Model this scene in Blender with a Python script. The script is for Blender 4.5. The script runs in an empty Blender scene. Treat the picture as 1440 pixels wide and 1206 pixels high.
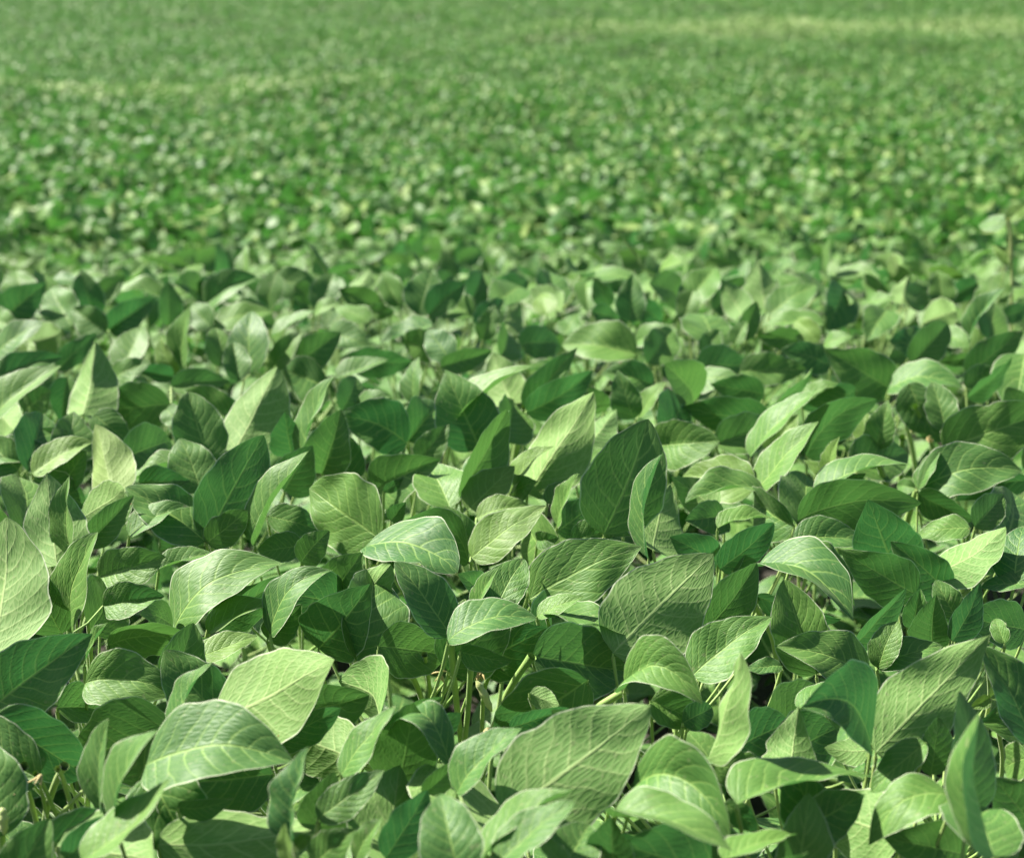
import bpy, math, random
import numpy as np
from mathutils import Vector, Matrix

rng = np.random.default_rng(7)
random.seed(7)
R = math.radians
sc = bpy.context.scene
col = sc.collection

# ------------------------------------------------------------------ camera
F = 2500.0                      # focal length in photograph pixels (1440 wide)
PITCH = math.atan(656.0 / F)
CAM = np.array([0.0, 0.0, 1.42])
CANOPY = 0.75                   # height of the near canopy above the soil
RIGHT = np.array([1.0, 0, 0])
FWD = np.array([0, math.cos(PITCH), -math.sin(PITCH)])
UP = np.array([0, math.sin(PITCH), math.cos(PITCH)])
cd = bpy.data.cameras.new('camera')
cam = bpy.data.objects.new('camera', cd)
col.objects.link(cam)
cam.location = CAM
cam.rotation_euler = (math.pi / 2 - PITCH, 0, 0)
cd.sensor_width = 36; cd.sensor_fit = 'HORIZONTAL'; cd.lens = F / 1440 * 36
cd.clip_start = 0.05; cd.clip_end = 3000
cd.dof.use_dof = True; cd.dof.focus_distance = 1.85; cd.dof.aperture_fstop = 6.2
sc.camera = cam

def at(x, y, z):
    return CAM + FWD * z + RIGHT * ((x - 720) / F * z) + UP * ((603 - y) / F * z)
def plane_depth(x, y, h=CANOPY):
    d = FWD + RIGHT * ((x - 720) / F) + UP * ((603 - y) / F)
    return (h - CAM[2]) / d[2]
def project(P):
    v = np.asarray(P) - CAM
    z = v @ FWD
    return 720 + F * (v @ RIGHT) / z, 603 - F * (v @ UP) / z, z

# ------------------------------------------------------------------ light
SUN_EL, SUN_DIR = R(48), np.array([-0.80, 0.40])
hd = SUN_DIR / np.linalg.norm(SUN_DIR)
SUN = np.array([hd[0] * math.cos(SUN_EL), hd[1] * math.cos(SUN_EL), math.sin(SUN_EL)])
sl = bpy.data.lights.new('sun', 'SUN'); sl.energy = 5.0; sl.angle = R(0.6); sl.color = (1, 0.945, 0.85)
so = bpy.data.objects.new('sun', sl); col.objects.link(so)
so.rotation_euler = Vector(SUN).to_track_quat('Z', 'Y').to_euler()
so.location = (-3, 2, 6)
w = bpy.data.worlds.new('World'); sc.world = w; w.use_nodes = True
nt = w.node_tree; nt.nodes.clear()
sky = nt.nodes.new('ShaderNodeTexSky'); sky.sky_type = 'NISHITA'; sky.sun_disc = False
sky.sun_elevation = SUN_EL; sky.sun_rotation = math.atan2(hd[0], hd[1])
sky.dust_density = 2.0
bg = nt.nodes.new('ShaderNodeBackground'); bg.inputs[1].default_value = 0.05
wo = nt.nodes.new('ShaderNodeOutputWorld')
nt.links.new(sky.outputs[0], bg.inputs[0]); nt.links.new(bg.outputs[0], wo.inputs[0])
sc.view_settings.view_transform = 'Standard'; sc.view_settings.look = 'None'
sc.view_settings.gamma = 1.0; sc.view_settings.exposure = 1.5
sc.cycles.use_denoising = True
sc.cycles.max_bounces = 7; sc.cycles.diffuse_bounces = 4; sc.cycles.transmission_bounces = 4
sc.cycles.transparent_max_bounces = 4; sc.cycles.glossy_bounces = 2
sc.cycles.caustics_reflective = False; sc.cycles.caustics_refractive = False

# ------------------------------------------------------------------ material helpers
class NT:
    def __init__(s, name):
        s.m = bpy.data.materials.new(name); s.m.use_nodes = True
        s.t = s.m.node_tree; s.t.nodes.clear()
    def n(s, kind, **kw):
        o = s.t.nodes.new('ShaderNode' + kind)
        for k, v in kw.items(): setattr(o, k, v)
        return o
    def set(s, sock, v):
        if isinstance(v, bpy.types.NodeSocket): s.t.links.new(v, sock)
        else: sock.default_value = v
    def math(s, op, a, b=None, c=None, clamp=False):
        o = s.n('Math', operation=op); o.use_clamp = clamp
        for i, v in enumerate((a, b, c)):
            if v is not None: s.set(o.inputs[i], v)
        return o.outputs[0]
    def mix(s, f, a, b, blend='MIX'):
        o = s.n('Mix', data_type='RGBA', blend_type=blend)
        s.set(o.inputs[0], f)
        s.set(o.inputs[6], (*a, 1) if isinstance(a, tuple) else a)
        s.set(o.inputs[7], (*b, 1) if isinstance(b, tuple) else b)
        return o.outputs[2]
    def ss(s, v, lo, hi, a=0.0, b=1.0):
        o = s.n('MapRange', interpolation_type='SMOOTHSTEP')
        s.set(o.inputs[0], v); s.set(o.inputs[1], lo); s.set(o.inputs[2], hi); s.set(o.inputs[3], a); s.set(o.inputs[4], b)
        return o.outputs[0]

def leaf_material(name, veins=True):
    t = NT(name)
    uv = t.n('UVMap'); sep = t.n('SeparateXYZ'); t.set(sep.inputs[0], uv.outputs[0])
    u, v = sep.outputs[0], sep.outputs[1]
    s = t.math('MULTIPLY', t.math('SUBTRACT', u, 0.5), 2.0)          # -1..1 across
    a = t.math('ABSOLUTE', s)
    oi = t.n('ObjectInfo'); rnd = oi.outputs['Random']; ocol = oi.outputs['Color']
    sc3 = t.n('SeparateColor'); t.set(sc3.inputs[0], ocol)
    yel, rnd2 = sc3.outputs[0], sc3.outputs[1]                        # object colour: R = yellowness, G = random
    geo = t.n('NewGeometry'); back = geo.outputs['Backfacing']
    noi = t.n('TexNoise'); noi.inputs['Scale'].default_value = 38; noi.inputs['Detail'].default_value = 3
    tc = t.n('TexCoord'); t.set(noi.inputs['Vector'], tc.outputs['Object'])
    n1 = noi.outputs[0]
    # lateral veins run forward from the midrib
    side = t.math('MULTIPLY', t.math('GREATER_THAN', s, 0.0), 0.37)
    big = t.n('TexNoise'); big.inputs['Scale'].default_value = 14; big.inputs['Detail'].default_value = 2
    t.set(big.inputs['Vector'], tc.outputs['Object'])
    cnt = t.math('ADD', 6.6, t.math('MULTIPLY', rnd2, 2.2))
    ph = t.math('ADD', t.math('SUBTRACT', t.math('MULTIPLY', t.math('POWER', v, 0.88), cnt), t.math('MULTIPLY', t.math('POWER', a, 1.15), t.math('ADD', 1.7, rnd))), side)
    ph = t.math('ADD', ph, t.math('MULTIPLY', t.math('SUBTRACT', big.outputs[0], 0.5), 1.6))
    ph = t.math('ADD', ph, t.math('MULTIPLY', t.math('SUBTRACT', n1, 0.5), 0.35))
    tri = t.math('MULTIPLY', t.math('ABSOLUTE', t.math('SUBTRACT', t.math('FRACT', ph), 0.5)), 2.0)   # 1 on a vein, 0 between
    lat = t.ss(tri, t.math('ADD', 0.80, t.math('MULTIPLY', a, 0.08)), t.math('ADD', 0.90, t.math('MULTIPLY', a, 0.08)))
    mid = t.ss(a, 0.012, t.math('SUBTRACT', 0.06, t.math('MULTIPLY', v, 0.025)), 1.0, 0.0)
    # fine cross-veins
    cmb = t.n('CombineXYZ')
    t.set(cmb.inputs[0], t.math('MULTIPLY', ph, 1.25)); t.set(cmb.inputs[1], t.math('MULTIPLY', s, 9.0)); t.set(cmb.inputs[2], t.math('MULTIPLY', rnd, 40.0))
    vor = t.n('TexVoronoi', feature='DISTANCE_TO_EDGE'); vor.inputs['Scale'].default_value = 1.15
    t.set(vor.inputs['Vector'], cmb.outputs[0])
    ter = t.ss(vor.outputs['Distance'], 0.0, 0.13, 1.0, 0.0)
    vein = t.math('MAXIMUM', mid, t.math('MULTIPLY', lat, t.math('SUBTRACT', 0.74, t.math('MULTIPLY', a, 0.32))))
    vein = t.math('MAXIMUM', vein, t.math('MULTIPLY', ter, t.mix(back, (0.18,)*3, (0.38,)*3)))
    margin = t.ss(a, 0.955, 0.99)
    # colours
    up_c = t.mix(rnd, (0.034, 0.122, 0.032), (0.090, 0.212, 0.038))
    up_c = t.mix(t.math('MULTIPLY', yel, 0.8), up_c, (0.17, 0.27, 0.055))
    up_c = t.mix(t.ss(n1, 0.35, 0.7, 0.0, 0.30), up_c, (0.095, 0.220, 0.045))
    lo_c = t.mix(rnd, (0.122, 0.270, 0.066), (0.172, 0.325, 0.080))
    lo_c = t.mix(t.math('MULTIPLY', yel, 0.7), lo_c, (0.27, 0.35, 0.12))
    c = t.mix(back, up_c, lo_c)
    c = t.mix(t.ss(big.outputs[0], 0.45, 0.75, 0.0, 0.35), c, (0.12, 0.24, 0.05))
    spk = t.n('TexNoise'); spk.inputs['Scale'].default_value = 210; spk.inputs['Detail'].default_value = 1
    t.set(spk.inputs['Vector'], tc.outputs['Object'])
    c = t.mix(t.ss(spk.outputs[0], 0.66, 0.74, 0.0, 0.5), c, (0.22, 0.25, 0.12))
    cmb2 = t.n('VectorMath', operation='ADD'); t.set(cmb2.inputs[0], tc.outputs['Object']); t.set(cmb2.inputs[1], rnd)
    vc = t.mix(back, (0.30, 0.46, 0.12), (0.42, 0.54, 0.22))
    c = t.mix(t.math('MULTIPLY', vein, 0.70), c, vc)
    brn = t.n('TexNoise'); brn.inputs['Scale'].default_value = 60; brn.inputs['Detail'].default_value = 3
    t.set(brn.inputs['Vector'], cmb2.outputs[0])
    c = t.mix(t.ss(brn.outputs[0], t.math('SUBTRACT', 0.80, t.math('MULTIPLY', rnd2, 0.07)), t.math('SUBTRACT', 0.83, t.math('MULTIPLY', rnd2, 0.07)), 0.0, 0.8), c, (0.20, 0.13, 0.04))
    c = t.mix(t.math('MULTIPLY', margin, 0.85), c, (0.55, 0.60, 0.42))
    # relief: blade bulges up between sunken veins (raised veins on the underside comes for free)
    pil = t.math('SUBTRACT', 1.0, t.math('POWER', tri, 3.0))
    h = t.math('ADD', t.math('MULTIPLY', pil, 0.55), t.math('MULTIPLY', t.ss(vor.outputs['Distance'], 0.0, 0.30), 0.34))
    h = t.math('SUBTRACT', h, t.math('MULTIPLY', mid, 0.8))
    h = t.math('ADD', h, t.math('MULTIPLY', n1, 0.15))
    bp = t.n('Bump'); bp.inputs['Strength'].default_value = 0.65; bp.inputs['Distance'].default_value = 0.0008
    t.set(bp.inputs['Height'], h)
    p = t.n('BsdfPrincipled')
    t.set(p.inputs['Base Color'], c); t.set(p.inputs['Normal'], bp.outputs[0])
    t.set(p.inputs['Roughness'], t.mix(back, (0.50,)*3, (0.65,)*3))
    p.inputs['Specular IOR Level'].default_value = 0.26
    p.inputs['Sheen Weight'].default_value = 0.045; p.inputs['Sheen Roughness'].default_value = 0.45
    p.inputs['Sheen Tint'].default_value = (0.95, 1.0, 0.75, 1)
    tr = t.n('BsdfTranslucent'); t.set(tr.inputs['Normal'], bp.outputs[0])
    t.set(tr.inputs['Color'], t.mix(t.math('MULTIPLY', vein, 0.5), t.mix(yel, (0.040, 0.19, 0.05), (0.22, 0.40, 0.05)), (0.16, 0.30, 0.07)))
    mx = t.n('MixShader'); mx.inputs[0].default_value = 0.27
    t.t.links.new(p.outputs[0], mx.inputs[1]); t.t.links.new(tr.outputs[0], mx.inputs[2])
    out = t.n('OutputMaterial'); t.t.links.new(mx.outputs[0], out.inputs[0])
    return t.m

def simple_leaf_material(name):
    t = NT(name)
    at_ = t.n('Attribute', attribute_name='tint'); tint = t.n('SeparateColor'); t.set(tint.inputs[0], at_.outputs['Color'])
    geo = t.n('NewGeometry')
    uv = t.n('UVMap'); sep = t.n('SeparateXYZ'); t.set(sep.inputs[0], uv.outputs[0])
    a = t.math('ABSOLUTE', t.math('SUBTRACT', sep.outputs[0], 0.5))
    c = t.mix(tint.outputs[0], (0.044, 0.138, 0.034), (0.128, 0.255, 0.050))
    lo = t.mix(tint.outputs[0], (0.190, 0.305, 0.080), (0.250, 0.360, 0.100))
    c = t.mix(geo.outputs['Backfacing'], c, lo)
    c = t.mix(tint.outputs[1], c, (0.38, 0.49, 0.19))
    c = t.mix(t.ss(a, 0.0, 0.05, 0.55, 0.0), c, (0.33, 0.40, 0.15))
    p = t.n('BsdfPrincipled'); t.set(p.inputs['Base Color'], c)
    p.inputs['Roughness'].default_value = 0.5; p.inputs['Specular IOR Level'].default_value = 0.24
    p.inputs['Sheen Weight'].default_value = 0.045; p.inputs['Sheen Roughness'].default_value = 0.45
    tr = t.n('BsdfTranslucent'); tr.inputs['Color'].default_value = (0.06, 0.22, 0.035, 1)
    mx = t.n('MixShader'); mx.inputs[0].default_value = 0.27
    t.t.links.new(p.outputs[0], mx.inputs[1]); t.t.links.new(tr.outputs[0], mx.inputs[2])
    out = t.n('OutputMaterial'); t.t.links.new(mx.outputs[0], out.inputs[0])
    return t.m

def stem_material(name, c1, c2, brown=0.25):
    t = NT(name)
    tc = t.n('TexCoord'); n1 = t.n('TexNoise'); n1.inputs['Scale'].default_value = 30; n1.inputs['Detail'].default_value = 4
    mp = t.n('Mapping'); mp.inputs['Scale'].default_value = (1, 1, 0.25)
    t.set(mp.inputs[0], tc.outputs['Object']); t.set(n1.inputs['Vector'], mp.outputs[0])
    c = t.mix(t.ss(n1.outputs[0], 0.35, 0.65), c1, c2)
    n2 = t.n('TexNoise'); n2.inputs['Scale'].default_value = 12
    t.set(n2.inputs['Vector'], tc.outputs['Object'])
    c = t.mix(t.ss(n2.outputs[0], 0.58, 0.72, 0, brown), c, (0.20, 0.11, 0.04))
    n3 = t.n('TexNoise'); n3.inputs['Scale'].default_value = 900; t.set(n3.inputs['Vector'], tc.outputs['Object'])
    bp = t.n('Bump'); bp.inputs['Strength'].default_value = 0.6; bp.inputs['Distance'].default_value = 0.0006
    t.set(bp.inputs['Height'], n3.outputs[0])
    p = t.n('BsdfPrincipled'); t.set(p.inputs['Base Color'], c); t.set(p.inputs['Normal'], bp.outputs[0])
    p.inputs['Roughness'].default_value = 0.6
    p.inputs['Sheen Weight'].default_value = 0.3; p.inputs['Sheen Roughness'].default_value = 0.35
    out = t.n('OutputMaterial'); t.t.links.new(p.outputs[0], out.inputs[0])
    return t.m

M_LEAF = leaf_material('soybean leaf')
M_FAR = simple_leaf_material('soybean leaf far off')
M_STEM = stem_material('soybean stem', (0.20, 0.34, 0.07), (0.33, 0.45, 0.14))
M_POD = stem_material('soybean pod', (0.42, 0.50, 0.17), (0.52, 0.55, 0.22), 0.15)
M_DRY = stem_material('withered flower', (0.50, 0.42, 0.18), (0.38, 0.30, 0.10), 0.3)

def soil_material():
    t = NT('field ground')
    tc = t.n('TexCoord'); sep = t.n('SeparateXYZ'); t.set(sep.inputs[0], tc.outputs['Object'])
    n1 = t.n('TexNoise'); n1.inputs['Scale'].default_value = 9; n1.inputs['Detail'].default_value = 6
    t.set(n1.inputs['Vector'], tc.outputs['Object'])
    soil = t.mix(n1.outputs[0], (0.012, 0.011, 0.007), (0.040, 0.033, 0.020))
    n2 = t.n('TexNoise'); n2.inputs['Scale'].default_value = 0.8; n2.inputs['Detail'].default_value = 8
    t.set(n2.inputs['Vector'], tc.outputs['Object'])
    crop = t.mix(n2.outputs[0], (0.05, 0.13, 0.035), (0.11, 0.20, 0.06))
    c = t.mix(t.ss(sep.outputs[1], 60.0, 115.0), soil, crop)
    bp = t.n('Bump'); bp.inputs['Strength'].default_value = 1.0; bp.inputs['Distance'].default_value = 0.02
    t.set(bp.inputs['Height'], n1.outputs[0])
    p = t.n('BsdfPrincipled'); t.set(p.inputs['Base Color'], c); t.set(p.inputs['Normal'], bp.outputs[0])
    p.inputs['Roughness'].default_value = 0.95
    out = t.n('OutputMaterial'); t.t.links.new(p.outputs[0], out.inputs[0])
    return t.m

# ------------------------------------------------------------------ mesh helpers
def mesh_from(name, V, Q, UV=None, mat=None, smooth=True, tint=None):
    me = bpy.data.meshes.new(name)
    V = np.asarray(V, np.float32); Q = np.asarray(Q, np.int32)
    me.vertices.add(len(V)); me.vertices.foreach_set('co', V.ravel())
    me.loops.add(Q.size); me.loops.foreach_set('vertex_index', Q.ravel())
    me.polygons.add(len(Q)); k = Q.shape[1]
    me.polygons.foreach_set('loop_start', np.arange(0, Q.size, k, dtype=np.int32))
    try: me.polygons.foreach_set('loop_total', np.full(len(Q), k, np.int32))
    except Exception: pass
    me.update(calc_edges=True)
    if UV is not None:
        l = me.uv_layers.new(name='UVMap'); l.data.foreach_set('uv', np.asarray(UV, np.float32)[Q.ravel()].ravel())
    if tint is not None:
        a = me.attributes.new('tint', 'FLOAT_COLOR', 'POINT'); a.data.foreach_set('color', np.asarray(tint, np.float32).ravel())
    if smooth: me.polygons.foreach_set('use_smooth', np.ones(len(Q), bool))
    if mat: me.materials.append(mat)
    me.validate()
    return me

def nrm(a):
    a = np.asarray(a, float); return a / max(1e-9, np.linalg.norm(a))

def profile(v, wide=0.42):
    e1 = 0.50; e2 = e1 * (1 - wide) / wide
    h = np.power(np.clip(v, 0, 1), e1) * np.power(np.clip(1 - v, 0, 1), e2 * 1.0)
    m = wide ** e1 * (1 - wide) ** e2
    return h / m

def leaflet_arrays(B, Mi, T, N, W, fold=0.2, rip=0.02, nu=12, nv=20, seed=0, cup=0.0, notch=None, wide=0.40):
    """blade grid: centre line is a bezier B-Mi-T, N is the face normal (upper side), W full width"""
    r = np.random.default_rng(seed)
    v = np.linspace(0, 1, nv + 1); v = v * 0.55 + 0.45 * (1 - np.cos(np.pi * v)) / 2
    s = np.sin(np.linspace(-1, 1, nu + 1) * np.pi / 2 * 0.8) / math.sin(math.pi / 2 * 0.8)
    B, Mi, T = map(lambda q: np.asarray(q, float), (B, Mi, T))
    C = ((1 - v) ** 2)[:, None] * B + (2 * v * (1 - v))[:, None] * Mi + (v ** 2)[:, None] * T
    D = (2 * (1 - v))[:, None] * (Mi - B) + (2 * v)[:, None] * (T - Mi)
    D /= np.linalg.norm(D, axis=1)[:, None] + 1e-9
    S0 = nrm(np.cross(nrm(T - B), N))
    NN = np.cross(S0[None], D); NN /= np.linalg.norm(NN, axis=1)[:, None] + 1e-9
    if NN[len(v) // 2] @ N < 0: NN = -NN
    L = np.linalg.norm(T - B)
    h = profile(v, wide) * W / 2
    jit = 1 + 0.025 * np.sin(v * 17 + r.uniform(0, 6)) + 0.02 * np.sin(v * 31 + r.uniform(0, 6))
    ff = fold * (1 + 0.35 * np.sin(v * 3 + r.uniform(0, 6)))
    tw = r.normal(0, 0.10) * (v - 0.3)
    P = np.zeros((nv + 1, nu + 1, 3)); UV = np.zeros((nv + 1, nu + 1, 2))
    p1, p2, p3 = r.uniform(0, 6.28, 3); k1 = r.uniform(1.6, 2.6)
    asym = r.normal(0, 0.05)
    for j, sj in enumerate(s):
        hw = h * jit * (1 + asym * np.sign(sj))
        if notch is not None and sj * notch[0] > 0:
            hw = hw * (1 - notch[2] * np.exp(-((v - notch[1]) / 0.06) ** 2) * abs(sj))
        a = abs(sj)
        ang = ff * (1 - 0.25 * a) + tw * np.sign(sj) - cup * a
        lat = hw * a * np.cos(ang) * np.sign(sj)
        lift = hw * a * np.sin(ang)
        lift = lift + rip * L * (a ** 2) * np.sin(2 * np.pi * k1 * v + (p1 if sj > 0 else p2)) * np.sin(np.pi * v) ** 0.6
        lift = lift + 0.012 * L * np.sin(v * 9 + sj * 3 + p3) * np.sin(np.pi * v)
        P[:, j] = C + S0[None] * lat[:, None] + NN * lift[:, None]
        UV[:, j, 0] = 0.5 + sj / 2; UV[:, j, 1] = v
    idx = np.arange((nv + 1) * (nu + 1)).reshape(nv + 1, nu + 1)
    # order so that the face normal is +N
    q = np.stack([idx[:-1, :-1], idx[:-1, 1:], idx[1:, 1:], idx[1:, :-1]], -1).reshape(-1, 4)
    V = P.reshape(-1, 3)
    a, b, c_, d = (V[q[len(q) // 2, i]] for i in range(4))
    if np.cross(c_ - a, d - b) @ N < 0: q = q[:, ::-1]
    return V, q, UV.reshape(-1, 2)

def tube_arrays(pts, radii, seg=8):
    pts = np.asarray(pts, float); n = len(pts)
    t = np.gradient(pts, axis=0); t /= np.linalg.norm(t, axis=1)[:, None] + 1e-9
    ref = np.array([1.0, 0.13, 0.05]) if abs(t[0][2]) > 0.5 else np.array([0.1, 0.07, 1.0])
    a = np.cross(t, ref); a /= np.linalg.norm(a, axis=1)[:, None] + 1e-9
    b = np.cross(t, a)
    th = np.linspace(0, 2 * np.pi, seg, endpoint=False)
    V = (pts[:, None] + np.asarray(radii)[:, None, None] * (np.cos(th)[None, :, None] * a[:, None] + np.sin(th)[None, :, None] * b[:, None])).reshape(-1, 3)
    Q = []
    for i in range(n - 1):
        for k in range(seg):
            k2 = (k + 1) % seg
            Q.append((i * seg + k, i * seg + k2, (i + 1) * seg + k2, (i + 1) * seg + k))
    return V, np.array(Q)

def curve3(a, b, c, n=9):
    t = np.linspace(0, 1, n)[:, None]
    return (1 - t) ** 2 * np.asarray(a) + 2 * t * (1 - t) * np.asarray(b) + t ** 2 * np.asarray(c)

def join(parts):
    Vs, Qs, Us, o = [], [], [], 0
    for p in parts:
        V, Q = p[0], p[1]
        Vs.append(V); Qs.append(np.asarray(Q) + o); o += len(V)
        Us.append(p[2] if len(p) > 2 else np.zeros((len(V), 2)))
    return np.concatenate(Vs), np.concatenate(Qs), np.concatenate(Us)

def link(name, me, parent=None, label=None, color=None):
    o = bpy.data.objects.new(name, me); col.objects.link(o)
    if parent is not None: o.parent = parent
    if label: o['label'] = label
    if color is not None: o.color = color
    return o
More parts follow.
